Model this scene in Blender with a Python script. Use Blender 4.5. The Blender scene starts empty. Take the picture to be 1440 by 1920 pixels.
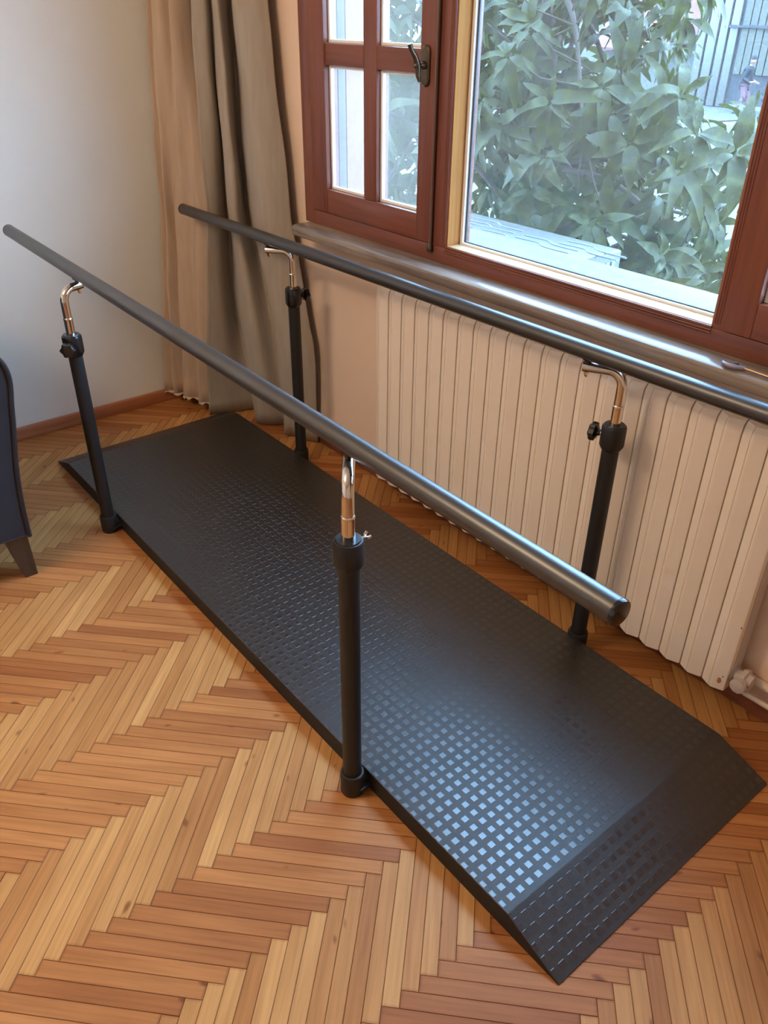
import bpy, bmesh, math, random
from mathutils import Vector, Matrix
from math import sin, cos, pi, radians

# ------------------------------------------------------------------ camera, light, exposure
S = bpy.context.scene
COL = S.collection
CAM_POS = Vector((0.98347, -0.71663, 1.5))
F_PX, PITCH, ROLL, YAW = 1510.32, radians(31.9948), radians(0.6144), radians(39.1082)
fw = Vector((-cos(YAW) * cos(PITCH), sin(YAW) * cos(PITCH), -sin(PITCH)))
rt = fw.cross(Vector((0, 0, 1))).normalized()
up = rt.cross(fw)
rt2 = cos(ROLL) * rt + sin(ROLL) * up
up2 = -sin(ROLL) * rt + cos(ROLL) * up
cam = bpy.data.cameras.new('camera')
cam.sensor_fit = 'VERTICAL'
cam.sensor_height = 24
cam.lens = F_PX / 1920 * 24
cam.clip_start = 0.02
co = bpy.data.objects.new('camera', cam)
COL.objects.link(co)
M = Matrix((rt2, up2, -fw)).transposed().to_4x4()
M.translation = CAM_POS
co.matrix_world = M
S.camera = co

w = bpy.data.worlds.new('sky')
S.world = w
w.use_nodes = True
bg = w.node_tree.nodes['Background']
bg.inputs[0].default_value = (0.36, 0.61, 1.0, 1)
bg.inputs[1].default_value = 27.0


def lamp(name, loc, power, color, radius):
    l = bpy.data.lights.new(name, 'POINT')
    l.energy, l.color, l.shadow_soft_size = power, color, radius
    o = bpy.data.objects.new(name, l)
    o.location = loc
    COL.objects.link(o)


lamp('ceiling_lamp_bulb', (-0.95, -1.45, 2.25), 34, (1.0, 0.74, 0.51), 0.10)
lamp('ceiling_lamp_bulb', (-0.65, -1.25, 2.25), 34, (1.0, 0.74, 0.51), 0.10)
S.view_settings.view_transform = 'Standard'
S.view_settings.look = 'None'
S.view_settings.exposure = 0.0
S.view_settings.gamma = 1.0
S.view_settings.use_curve_mapping = False
S.cycles.max_bounces = 10
S.cycles.diffuse_bounces = 5
S.cycles.transparent_max_bounces = 12
S.cycles.sample_clamp_indirect = 8
S.cycles.use_denoising = True

rnd = random.Random(7)


# ------------------------------------------------------------------ materials
def lin(c):
    return tuple((v / 255 / 12.92 if v / 255 <= 0.04045 else ((v / 255 + 0.055) / 1.055) ** 2.4) for v in c) + (1,)


class N:
    def __init__(s, name):
        s.m = bpy.data.materials.new(name)
        s.m.use_nodes = True
        s.t = s.m.node_tree
        s.b = s.t.nodes['Principled BSDF']
        s.out = s.t.nodes['Material Output']

    def n(s, typ, **kw):
        x = s.t.nodes.new(typ)
        for k, v in kw.items():
            setattr(x, k, v)
        return x

    def l(s, a, b):
        s.t.links.new(a, b)

    def noise(s, vec, scale, detail=3, rough=0.5):
        x = s.n('ShaderNodeTexNoise')
        x.inputs['Scale'].default_value = scale
        x.inputs['Detail'].default_value = detail
        x.inputs['Roughness'].default_value = rough
        if vec is not None:
            s.l(vec, x.inputs['Vector'])
        return x.outputs[0]

    def mapped(s, vec, scale, loc=None):
        x = s.n('ShaderNodeMapping')
        x.inputs['Scale'].default_value = scale
        if loc is not None:
            s.l(loc, x.inputs['Location'])
        s.l(vec, x.inputs['Vector'])
        return x.outputs[0]

    def ramp(s, fac, stops):
        x = s.n('ShaderNodeValToRGB')
        e = x.color_ramp.elements
        while len(e) < len(stops):
            e.new(0.5)
        for i, (p, c) in enumerate(stops):
            e[i].position = p
            e[i].color = c if len(c) == 4 else tuple(c) + (1,)
        s.l(fac, x.inputs[0])
        return x.outputs[0]

    def mix(s, fac, a, b, mode='MIX'):
        x = s.n('ShaderNodeMix', data_type='RGBA', blend_type=mode)
        for sock, v in ((x.inputs[0], fac), (x.inputs[6], a), (x.inputs[7], b)):
            if isinstance(v, (int, float)):
                sock.default_value = v
            elif isinstance(v, tuple):
                sock.default_value = v
            else:
                s.l(v, sock)
        return x.outputs[2]

    def bump(s, h, strength, dist):
        x = s.n('ShaderNodeBump')
        x.inputs['Strength'].default_value = strength
        x.inputs['Distance'].default_value = dist
        s.l(h, x.inputs['Height'])
        s.l(x.outputs[0], s.b.inputs['Normal'])

    def obj(s):
        return s.n('ShaderNodeTexCoord').outputs['Object']


def simple(name, rgb, rough=0.5, metal=0.0, spec=0.5, noise=0.0, nscale=20, bump=0.0, bscale=200, coat=0.0, sheen=0.0):
    a = N(name)
    c = lin(rgb)
    a.b.inputs['Roughness'].default_value = rough
    a.b.inputs['Metallic'].default_value = metal
    a.b.inputs['Specular IOR Level'].default_value = spec
    a.b.inputs['Coat Weight'].default_value = coat
    a.b.inputs['Coat Roughness'].default_value = 0.22
    a.b.inputs['Sheen Weight'].default_value = sheen
    ob = a.obj()
    nz = a.noise(ob, nscale, 4)
    d = tuple(v * (1 - noise) for v in c[:3]) + (1,)
    u = tuple(min(1, v * (1 + noise)) for v in c[:3]) + (1,)
    a.l(a.ramp(nz, [(0.3, d), (0.7, u)]), a.b.inputs['Base Color'])
    if bump:
        a.bump(a.noise(ob, bscale, 2), bump, 0.002)
    return a.m


def wood(name, rgb, dark, axis, rough=0.35, contrast=1.0):
    a = N(name)
    ob = a.obj()
    sc = [70, 70, 70]
    sc[axis] = 3.0
    v = a.mapped(ob, tuple(sc))
    n1 = a.noise(v, 1.0, 5, 0.6)
    sc2 = [9, 9, 9]
    sc2[axis] = 1.2
    n2 = a.noise(a.mapped(ob, tuple(sc2)), 1.0, 3)
    c, d = lin(rgb), lin(dark)
    m1 = a.ramp(n1, [(0.32, d), (0.62, c)])
    m2 = a.ramp(n2, [(0.3, d), (0.7, c)])
    a.l(a.mix(0.5, m1, m2), a.b.inputs['Base Color'])
    a.b.inputs['Roughness'].default_value = rough
    a.bump(n1, 0.15, 0.001)
    return a.m


def plank_mat(name, light, dark, per_object):
    a = N(name)
    if per_object:
        oi = a.n('ShaderNodeObjectInfo')
        r = oi.outputs['Random']
    else:
        at = a.n('ShaderNodeAttribute')
        at.attribute_name = 'tint'
        r = at.outputs['Fac']
    uv = a.n('ShaderNodeUVMap')
    uv.uv_map = 'UVMap'
    cb = a.n('ShaderNodeCombineXYZ')
    mul = a.n('ShaderNodeMath', operation='MULTIPLY')
    mul.inputs[1].default_value = 57.0
    a.l(r, mul.inputs[0])
    a.l(mul.outputs[0], cb.inputs[0])
    a.l(mul.outputs[0], cb.inputs[1])
    v = a.mapped(uv.outputs[0], (5, 110, 1), cb.outputs[0])
    g = a.noise(v, 1.0, 5, 0.6)
    v2 = a.mapped(uv.outputs[0], (3, 14, 1), cb.outputs[0])
    g2 = a.noise(v2, 1.0, 3, 0.5)
    knots = a.noise(a.mapped(uv.outputs[0], (14, 30, 1), cb.outputs[0]), 1.0, 1, 0.3)
    L, D = lin(light), lin(dark)
    rr = a.ramp(r, [(0.0, D), (0.45, tuple(0.55 * x + 0.45 * y for x, y in zip(L, D))), (1.0, L)])
    gg = a.ramp(g, [(0.3, (0.80, 0.77, 0.74, 1)), (0.6, (1.03, 1.03, 1.03, 1))])
    g3 = a.ramp(g2, [(0.3, (0.86, 0.82, 0.78, 1)), (0.65, (1.04, 1.04, 1.04, 1))])
    kk = a.ramp(knots, [(0.20, (0.45, 0.36, 0.3, 1)), (0.26, (1, 1, 1, 1))])
    c = a.mix(1.0, rr, gg, 'MULTIPLY')
    c = a.mix(1.0, c, g3, 'MULTIPLY')
    c = a.mix(1.0, c, kk, 'MULTIPLY')
    # worn, dirtier ends and edges of each block (a real gradient of grime along the joints)
    sx = a.n('ShaderNodeSeparateXYZ')
    a.l(uv.outputs[0], sx.inputs[0])

    def edge(sock, half, wdt):
        ab = a.n('ShaderNodeMath', operation='ABSOLUTE')
        a.l(sock, ab.inputs[0])
        mr = a.n('ShaderNodeMapRange')
        mr.inputs[1].default_value = half - wdt
        mr.inputs[2].default_value = half
        a.l(ab.outputs[0], mr.inputs[0])
        return mr.outputs[0]
    e1 = edge(sx.outputs[0], 0.1585, 0.006)
    e2 = edge(sx.outputs[1], 0.0158, 0.0022)
    mx = a.n('ShaderNodeMath', operation='MAXIMUM')
    a.l(e1, mx.inputs[0])
    a.l(e2, mx.inputs[1])
    ds = a.n('ShaderNodeMath', operation='MULTIPLY')
    ds.inputs[1].default_value = 0.55
    a.l(mx.outputs[0], ds.inputs[0])
    c = a.mix(ds.outputs[0], c, a.mix(1.0, c, (0.42, 0.30, 0.24, 1), 'MULTIPLY'))
    a.l(c, a.b.inputs['Base Color'])
    a.b.inputs['Roughness'].default_value = 0.48
    a.b.inputs['Specular IOR Level'].default_value = 0.25
    a.bump(g, 0.08, 0.0006)
    return a.m


def glass_mat(name, haze, streak=0.4, tint=(0.93, 0.97, 0.96)):
    a = N(name)
    tr = a.n('ShaderNodeBsdfTransparent')
    tr.inputs[0].default_value = tint + (1,)
    gl = a.n('ShaderNodeBsdfGlossy')
    gl.inputs['Roughness'].default_value = 0.03
    fr = a.n('ShaderNodeFresnel')
    ge = a.n('ShaderNodeNewGeometry')
    io = a.n('ShaderNodeMath', operation='MULTIPLY_ADD')
    io.inputs[1].default_value = 1 / 1.45 - 1.45
    io.inputs[2].default_value = 1.45
    a.l(ge.outputs['Backfacing'], io.inputs[0])
    a.l(io.outputs[0], fr.inputs[0])
    tl = a.n('ShaderNodeBsdfTranslucent')
    tl.inputs[0].default_value = (1.0, 0.84, 0.68, 1)
    df = a.n('ShaderNodeBsdfDiffuse')
    df.inputs[0].default_value = (0.92, 0.80, 0.68, 1)
    dust = a.n('ShaderNodeMixShader')
    dust.inputs[0].default_value = 0.25
    a.l(tl.outputs[0], dust.inputs[1])
    a.l(df.outputs[0], dust.inputs[2])
    ob = a.obj()
    fine = a.noise(a.mapped(ob, (100, 100, 55)), 4.0, 5, 0.7)
    big = a.noise(a.mapped(ob, (2.2, 2.2, 2.2)), 1.0, 3, 0.5)
    f1 = a.ramp(fine, [(0.44, (haze * (1 - streak),) * 3), (0.60, (haze * (1 + streak),) * 3)])
    f2 = a.ramp(big, [(0.25, (0.6,) * 3), (0.7, (1.15,) * 3)])
    f = a.mix(1.0, f1, f2, 'MULTIPLY')
    m1 = a.n('ShaderNodeMixShader')
    a.l(f, m1.inputs[0])
    a.l(tr.outputs[0], m1.inputs[1])
    a.l(dust.outputs[0], m1.inputs[2])
    m2 = a.n('ShaderNodeMixShader')
    a.l(fr.outputs[0], m2.inputs[0])
    a.l(m1.outputs[0], m2.inputs[1])
    a.l(gl.outputs[0], m2.inputs[2])
    a.l(m2.outputs[0], a.out.inputs[0])
    return a.m


def cloth(name, rgb, trans=0.0, scale=900):
    a = N(name)
    c = lin(rgb)
    ob = a.obj()
    nz = a.noise(a.mapped(ob, (60, 60, 8)), 1.0, 4)
    col = a.ramp(nz, [(0.3, tuple(v * 0.88 for v in c[:3])), (0.7, c)])
    a.l(col, a.b.inputs['Base Color'])
    a.b.inputs['Roughness'].default_value = 0.9
    a.b.inputs['Sheen Weight'].default_value = 0.15
    a.b.inputs['Specular IOR Level'].default_value = 0.15
    a.bump(a.noise(ob, scale, 2), 0.25, 0.0006)
    if trans:
        tl = a.n('ShaderNodeBsdfTranslucent')
        a.l(col, tl.inputs[0])
        mx = a.n('ShaderNodeMixShader')
        mx.inputs[0].default_value = trans
        a.l(a.b.outputs[0], mx.inputs[1])
        a.l(tl.outputs[0], mx.inputs[2])
        a.l(mx.outputs[0], a.out.inputs[0])
    return a.m


def leaf_mat(name, top, under):
    a = N(name)
    uv = a.n('ShaderNodeUVMap')
    uv.uv_map = 'UVMap'
    sx = a.n('ShaderNodeSeparateXYZ')
    a.l(uv.outputs[0], sx.inputs[0])
    ab = a.n('ShaderNodeMath', operation='ABSOLUTE')
    a.l(sx.outputs[1], ab.inputs[0])
    # side veins: bands along (u - 0.35|v|)
    m1 = a.n('ShaderNodeMath', operation='MULTIPLY_ADD')
    m1.inputs[1].default_value = -0.28
    a.l(ab.outputs[0], m1.inputs[0])
    a.l(sx.outputs[0], m1.inputs[2])
    m2 = a.n('ShaderNodeMath', operation='MULTIPLY')
    m2.inputs[1].default_value = 85.0
    a.l(m1.outputs[0], m2.inputs[0])
    sn = a.n('ShaderNodeMath', operation='SINE')
    a.l(m2.outputs[0], sn.inputs[0])
    vein = a.ramp(sn.outputs[0], [(0.0, (0.8,) * 3), (0.6, (1.0,) * 3), (0.95, (1.35,) * 3)])
    oi = a.n('ShaderNodeObjectInfo')
    nz = a.noise(a.n('ShaderNodeNewGeometry').outputs['Position'], 2.3, 2)
    T, U = lin(top), lin(under)
    c = a.ramp(nz, [(0.35, T), (0.7, tuple(0.6 * x + 0.4 * y for x, y in zip(T, U)))])
    c = a.mix(1.0, c, vein, 'MULTIPLY')
    geo = a.n('ShaderNodeNewGeometry')
    c = a.mix(geo.outputs['Backfacing'], c, U)
    a.l(c, a.b.inputs['Base Color'])
    a.b.inputs['Roughness'].default_value = 0.48
    a.b.inputs['Specular IOR Level'].default_value = 0.25
    tl = a.n('ShaderNodeBsdfTranslucent')
    a.l(a.mix(1.0, c, (0.9, 1.15, 0.35, 1), 'MULTIPLY'), tl.inputs[0])
    mx = a.n('ShaderNodeMixShader')
    mx.inputs[0].default_value = 0.3
    a.l(a.b.outputs[0], mx.inputs[1])
    a.l(tl.outputs[0], mx.inputs[2])
    a.l(mx.outputs[0], a.out.inputs[0])
    a.bump(sn.outputs[0], 0.25, 0.002)
    return a.m


def stone_mat():
    a = N('sill_stone')
    ob = a.obj()
    v = a.mapped(ob, (2.0, 14, 14))
    n = a.noise(v, 1.6, 6, 0.62)
    wv = a.n('ShaderNodeTexWave', wave_type='BANDS', bands_direction='Z')
    wv.inputs['Scale'].default_value = 5.0
    wv.inputs['Distortion'].default_value = 7.0
    wv.inputs['Detail'].default_value = 3.0
    a.l(a.mapped(ob, (0.35, 3.0, 3.0)), wv.inputs['Vector'])
    c = a.ramp(n, [(0.3, lin((116, 104, 97))), (0.7, lin((158, 145, 132)))])
    vn = a.ramp(wv.outputs[0], [(0.0, (0.62, 0.58, 0.58)), (0.16, (1, 1, 1))])
    a.l(a.mix(0.6, c, a.mix(1.0, c, vn, 'MULTIPLY')), a.b.inputs['Base Color'])
    a.b.inputs['Roughness'].default_value = 0.2
    return a.m


def rubber_mat(name, rgb, rough, grain, spec=0.5):
    a = N(name)
    ob = a.obj()
    c = lin(rgb)
    a.b.inputs['Base Color'].default_value = c
    a.b.inputs['Roughness'].default_value = rough
    a.b.inputs['Specular IOR Level'].default_value = spec
    if grain:
        vo = a.n('ShaderNodeTexVoronoi', feature='DISTANCE_TO_EDGE')
        vo.inputs['Scale'].default_value = 420
        a.l(ob, vo.inputs['Vector'])
        nz = a.noise(ob, 700, 2)
        ad = a.n('ShaderNodeMath', operation='ADD')
        a.l(vo.outputs['Distance'], ad.inputs[0])
        a.l(nz, ad.inputs[1])
        a.bump(ad.outputs[0], grain, 0.0012)
    return a.m


MAT = {}
MAT['wall'] = simple('wall_paint', (224, 222, 213), 0.85, spec=0.2, noise=0.03, nscale=3, bump=0.15, bscale=90)
MAT['ceiling'] = simple('ceiling_paint', (225, 222, 215), 0.9)
MAT['plaster_out'] = simple('outside_plaster', (142, 104, 90), 0.9, noise=0.05, nscale=14, bump=0.6, bscale=60)
MAT['plank_a'] = plank_mat('parquet_block_sheen_lit', (202, 151, 92), (174, 118, 66), True)  # same wood: sheen by laying direction is put into the two colours
MAT['plank_b'] = plank_mat('parquet_block_sheen_dim', (188, 128, 74), (156, 96, 52), True)
MAT['plank_as'] = plank_mat('parquet_blocks_sheen_lit_joined', (202, 151, 92), (174, 118, 66), False)
MAT['plank_bs'] = plank_mat('parquet_blocks_sheen_dim_joined', (188, 128, 74), (156, 96, 52), False)
MAT['joint'] = simple('parquet_joint_dirt', (70, 38, 24), 0.9)
MAT['wood_x'] = wood('window_wood_level', (136, 80, 60), (98, 52, 40), 0, 0.33)
MAT['wood_z'] = wood('window_wood_upright', (136, 80, 60), (100, 54, 42), 2, 0.33)
MAT['tan_x'] = wood('bare_pine_level', (196, 168, 132), (166, 128, 88), 0, 0.4)
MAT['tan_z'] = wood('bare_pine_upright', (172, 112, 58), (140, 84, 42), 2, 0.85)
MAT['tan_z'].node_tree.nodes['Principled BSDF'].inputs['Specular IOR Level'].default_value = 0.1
MAT['base_wood'] = wood('baseboard_wood', (190, 126, 86), (150, 90, 58), 1, 0.4)
MAT['stone'] = stone_mat()
MAT['glass'] = glass_mat('dusty_window_glass', 0.017, 0.98)
MAT['glass_sash'] = glass_mat('hazy_sash_glass', 0.055, 0.12)
MAT['white_bead'] = simple('white_glazing_strip', (238, 240, 240), 0.4)
MAT['seal'] = simple('grey_seal', (70, 76, 80), 0.6)
MAT['bronze'] = simple('antique_bronze', (98, 86, 70), 0.32, metal=0.85, noise=0.3, nscale=60)
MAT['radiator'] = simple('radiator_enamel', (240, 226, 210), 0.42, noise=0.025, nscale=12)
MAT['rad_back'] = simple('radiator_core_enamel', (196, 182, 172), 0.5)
MAT['rust'] = simple('rust_stain', (176, 118, 74), 0.9, noise=0.3, nscale=90)
MAT['pipe'] = simple('painted_pipe', (222, 204, 184), 0.45)
MAT['rubber'] = rubber_mat('black_embossed_rubber', (33, 31, 30), 0.38, 0.35, 0.9)
MAT['stud'] = rubber_mat('black_smooth_rubber', (33, 31, 30), 0.28, 0.03, 1.0)
MAT['rubber_side'] = rubber_mat('black_rubber_side', (24, 22, 21), 0.6, 0.1)
MAT['powder'] = simple('black_powder_coat', (26, 26, 27), 0.5, spec=0.5, bump=0.2, bscale=1500)
MAT['rail'] = simple('dark_grey_rail_coat', (45, 42, 40), 0.36, spec=0.9, bump=0.04, bscale=1800)
MAT['plastic'] = simple('black_plastic', (20, 21, 23), 0.22, spec=0.6)
MAT['chrome'] = simple('chrome', (225, 222, 218), 0.08, metal=1.0)
MAT['velvet'] = simple('midnight_velvet', (38, 34, 40), 0.85, noise=0.18, nscale=9, sheen=0.35, spec=0.2, bump=0.3, bscale=500)
MAT['piping'] = simple('dark_piping', (34, 30, 36), 0.7)
MAT['leg_wood'] = wood('dark_leg_wood', (82, 64, 50), (50, 38, 30), 2, 0.4)
MAT['sheer'] = cloth('cream_sheer_cloth', (216, 190, 164), 0.25)
MAT['hem'] = cloth('sheer_hem_cloth', (235, 215, 192), 0.15)
MAT['drape'] = cloth('taupe_drape_cloth', (170, 158, 144), 0.0)
MAT['leaf'] = leaf_mat('tree_leaf', (54, 54, 18), (66, 64, 34))
MAT['bark'] = simple('tree_bark', (64, 50, 40), 0.9, noise=0.3, nscale=30)
MAT['ac'] = simple('white_casing_paint', (70, 65, 60), 0.35)
MAT['ac_dark'] = simple('casing_groove_grey', (120, 135, 148), 0.5)
MAT['ground'] = simple('street_paving', (62, 62, 60), 0.85, noise=0.15, nscale=0.8)
MAT['kerb'] = simple('kerb_stone', (100, 100, 100), 0.8)
MAT['green_metal'] = simple('grey_green_sheet', (60, 57, 46), 0.6, noise=0.08, nscale=4)
MAT['dark_panel'] = simple('dark_grey_panel', (36, 36, 40), 0.7, noise=0.15)
MAT['blue_door'] = simple('pale_blue_paint', (80, 76, 70), 0.4)
MAT['roof'] = simple('pink_roof_tile', (84, 46, 42), 0.8, noise=0.15, nscale=6)
MAT['jacket'] = simple('dark_blue_jacket', (20, 21, 28), 0.85, noise=0.15, nscale=9)
MAT['trousers'] = simple('dusty_pink_trousers', (92, 64, 70), 0.85)
MAT['skin'] = simple('skin', (124, 90, 72), 0.6)
MAT['beanie'] = simple('black_knit', (30, 30, 36), 0.95)
MAT['shoe'] = simple('dark_shoe', (50, 48, 52), 0.7)
MAT['hedge'] = simple('grey_wall_far', (84, 82, 76), 0.9, noise=0.1)


# ------------------------------------------------------------------ object helpers
def obj(name, bm, mat, parent=None, smooth=False, mats=None, auto=None):
    me = bpy.data.meshes.new(name)
    bm.normal_update()
    bm.to_mesh(me)
    bm.free()
    for m in (mats or [mat]):
        me.materials.append(m)
    if smooth:
        for p in me.polygons:
            p.use_smooth = True
        if auto:
            me.set_sharp_from_angle(angle=radians(auto))
    o = bpy.data.objects.new(name, me)
    COL.objects.link(o)
    if parent:
        o.parent = parent
    return o


def empty(name, loc=(0, 0, 0), rz=0.0):
    o = bpy.data.objects.new(name, None)
    o.location = loc
    o.rotation_euler = (0, 0, rz)
    o.empty_display_size = 0.1
    COL.objects.link(o)
    return o


def tag(o, label=None, cat=None, group=None, kind=None):
    if label:
        o['label'] = label
    if cat:
        o['category'] = cat
    if group:
        o['group'] = group
    if kind:
        o['kind'] = kind
    return o


def box(bm, x0, x1, y0, y1, z0, z1, bevel=0.0, mi=0):
    vs = [bm.verts.new((x, y, z)) for x in (x0, x1) for y in (y0, y1) for z in (z0, z1)]
    f = [(0, 1, 3, 2), (4, 6, 7, 5), (0, 4, 5, 1), (2, 3, 7, 6), (0, 2, 6, 4), (1, 5, 7, 3)]
    fs = [bm.faces.new([vs[i] for i in q]) for q in f]
    for q in fs:
        q.material_index = mi
    if bevel:
        es = list({e for q in fs for e in q.edges})
        bmesh.ops.bevel(bm, geom=es, offset=bevel, segments=2, affect='EDGES', profile=0.5)


def frame_of(d):
    d = d.normalized()
    a = Vector((0, 0, 1)) if abs(d.z) < 0.9 else Vector((1, 0, 0))
    u = d.cross(a).normalized()
    return u, d.cross(u).normalized()


def tube(bm, pts, r, n=20, caps=True, mi=0):
    """swept tube through pts; r is one radius or one per point"""
    pts = [Vector(p) for p in pts]
    rs = r if isinstance(r, (list, tuple)) else [r] * len(pts)
    rings = []
    u = None
    for i, p in enumerate(pts):
        if i == 0:
            d = pts[1] - p
        elif i == len(pts) - 1:
            d = p - pts[i - 1]
        else:
            d = (pts[i + 1] - p).normalized() + (p - pts[i - 1]).normalized()
        if d.length < 1e-9:
            d = pts[-1] - pts[0]
        d.normalize()
        if u is None:
            u, v = frame_of(d)
        else:
            u = (u - d * u.dot(d)).normalized()
            v = d.cross(u)
        rings.append([bm.verts.new(p + (u * cos(2 * pi * k / n) + v * sin(2 * pi * k / n)) * rs[i]) for k in range(n)])
    for a, b in zip(rings, rings[1:]):
        for k in range(n):
            f = bm.faces.new([a[k], a[(k + 1) % n], b[(k + 1) % n], b[k]])
            f.material_index = mi
    if caps:
        bm.faces.new(rings[0][::-1]).material_index = mi
        bm.faces.new(rings[-1]).material_index = mi


def lathe(bm, base, axis, prof, n=24):
    """prof: list of (distance along axis, radius)"""
    base, axis = Vector(base), Vector(axis).normalized()
    u, v = frame_of(axis)
    rings = []
    for h, r in prof:
        rings.append([bm.verts.new(base + axis * h + (u * cos(2 * pi * k / n) + v * sin(2 * pi * k / n)) * max(r, 1e-5)) for k in range(n)])
    for a, b in zip(rings, rings[1:]):
        for k in range(n):
            bm.faces.new([a[k], a[(k + 1) % n], b[(k + 1) % n], b[k]])
    bm.faces.new(rings[0][::-1])
    bm.faces.new(rings[-1])


def fixn(bm):
    bmesh.ops.recalc_face_normals(bm, faces=bm.faces[:])
    return bm


def nb():
    return bmesh.new()


def bxo(name, dims, mat, parent=None, bevel=0.0):
    bm = nb()
    box(bm, *dims, bevel=bevel)
    return obj(name, fixn(bm), mat, parent, smooth=bevel > 0, auto=35 if bevel else None)


def project(p):
    d = Vector(p) - CAM_POS
    z = d.dot(fw)
    if z < 0.05:
        return None
    return (720 + F_PX * d.dot(rt2) / z, 960 - F_PX * d.dot(up2) / z, z)


# ------------------------------------------------------------------ room shell
WL, WY = -2.23, 0.94          # face of the left wall (x) and of the window wall (y)
XR, YB, ZC = 2.4, -3.0, 2.62
floor = tag(bxo('floor', (WL - 0.15, XR + 0.1, YB - 0.1, WY + 0.15, -0.12, -0.006), MAT['joint']), kind='structure')
floor['label'] = 'herringbone parquet floor of narrow golden-orange wooden blocks, grain sheen painted in by laying direction'
bm = nb()
box(bm, WL - 0.2, WL, YB - 0.1, WY + 0.24, -0.1, ZC)
tag(obj('wall_left', fixn(bm), MAT['wall']), 'plain off-white painted wall left of the curtain', kind='structure')
WX0, WX1, WZ0, WZ1 = -1.46, 0.81, 0.84, 2.35
WO = 1.175                     # outer face of the window wall
bm = nb()
box(bm, WL, WX0, WY, WO, -0.1, ZC)
box(bm, WX1, XR, WY, WO, -0.1, ZC)
box(bm, WX0, WX1, WY, WO, -0.1, WZ0)
box(bm, WX0, WX1, WY, WO, WZ1, ZC)
tag(obj('wall_window', fixn(bm), simple('wall_paint_lamp_tinted', (232, 204, 180), 0.85, spec=0.2, noise=0.03, nscale=3, bump=0.15, bscale=90)), 'painted wall under and beside the window', kind='structure')  # same paint as the other walls, warm lamplight put into its colour
tag(bxo('wall_right', (XR, XR + 0.15, YB - 0.1, WO, -0.1, ZC), MAT['wall']), kind='structure')
tag(bxo('wall_back', (WL, XR, YB - 0.15, YB, -0.1, ZC), MAT['wall']), kind='structure')
tag(bxo('ceiling', (WL - 0.2, XR + 0.15, YB - 0.15, WO, ZC, ZC + 0.12), MAT['ceiling']), kind='structure')
bm = nb()
box(bm, WL, WL + 0.02, YB, WY, 0, 0.052, bevel=0.004)
tag(obj('baseboard_left', fixn(bm), MAT['base_wood'], smooth=True, auto=40),
    'low reddish wooden baseboard along the left wall', kind='structure')

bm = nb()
box(bm, WL + 0.02, XR, WY - 0.012, WY, 0, 0.040, bevel=0.003)  # dark strip added to stand in for shade and dirt along the wall foot
tag(obj('wall_foot_shade_strip', fixn(bm), MAT['wood_x'], smooth=True, auto=40),
    'dark strip added at the wall foot, standing in for shade and dirt under the radiator', kind='structure')

# herringbone blocks: 10:1, laid at 45 degrees
PW, PLN = 0.0317, 0.317
ang = radians(-1.0)


def rot(x, y):
    return Vector((x * cos(ang) - y * sin(ang), x * sin(ang) + y * cos(ang), 0))


q = math.sqrt(0.5)
UU, VV = rot(q, -q), rot(-q, -q)
O0 = Vector((-0.269, -0.409, 0)) - PW * VV


def plank_mesh(name, mat):
    bm = nb()
    g, h, bv = 0.00035, 0.006, 0.0006
    a, b = PLN / 2 - g, PW / 2 - g
    uvl = bm.loops.layers.uv.new('UVMap')
    low = [bm.verts.new((x, y, -h)) for x, y in ((-a, -b), (a, -b), (a, b), (-a, b))]
    mid = [bm.verts.new((x, y, -bv * 0.6)) for x, y in ((-a, -b), (a, -b), (a, b), (-a, b))]
    top = [bm.verts.new((x, y, 0)) for x, y in ((-a + bv, -b + bv), (a - bv, -b + bv), (a - bv, b - bv), (-a + bv, b - bv))]
    for r0, r1 in ((low, mid), (mid, top)):
        for k in range(4):
            bm.faces.new([r0[k], r0[(k + 1) % 4], r1[(k + 1) % 4], r1[k]])
    bm.faces.new(top)
    bm.faces.new(low[::-1])
    for f in bm.faces:
        for lp in f.loops:
            lp[uvl].uv = (lp.vert.co.x, lp.vert.co.y)
    me = bpy.data.meshes.new(name)
    bm.to_mesh(me)
    bm.free()
    me.materials.append(mat)
    return me


mesh_a, mesh_b = plank_mesh('plank_sheen_lit', MAT['plank_a']), plank_mesh('plank_sheen_dim', MAT['plank_b'])
X0, X1, Y0, Y1 = WL - 0.02, XR + 0.02, YB - 0.02, WY + 0.01
planks = []


def clip(poly, X0, X1, Y0, Y1):
    for ax, lim, sgn in ((0, X0, 1), (0, X1, -1), (1, Y0, 1), (1, Y1, -1)):
        out = []
        for i in range(len(poly)):
            a, b = poly[i], poly[(i + 1) % len(poly)]
            da, db = (a[ax] - lim) * sgn, (b[ax] - lim) * sgn
            if da >= 0:
                out.append(a)
            if da * db < 0:
                t = da / (da - db)
                out.append((a[0] + (b[0] - a[0]) * t, a[1] + (b[1] - a[1]) * t))
        poly = out
        if len(poly) < 3:
            return []
    return poly


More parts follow.
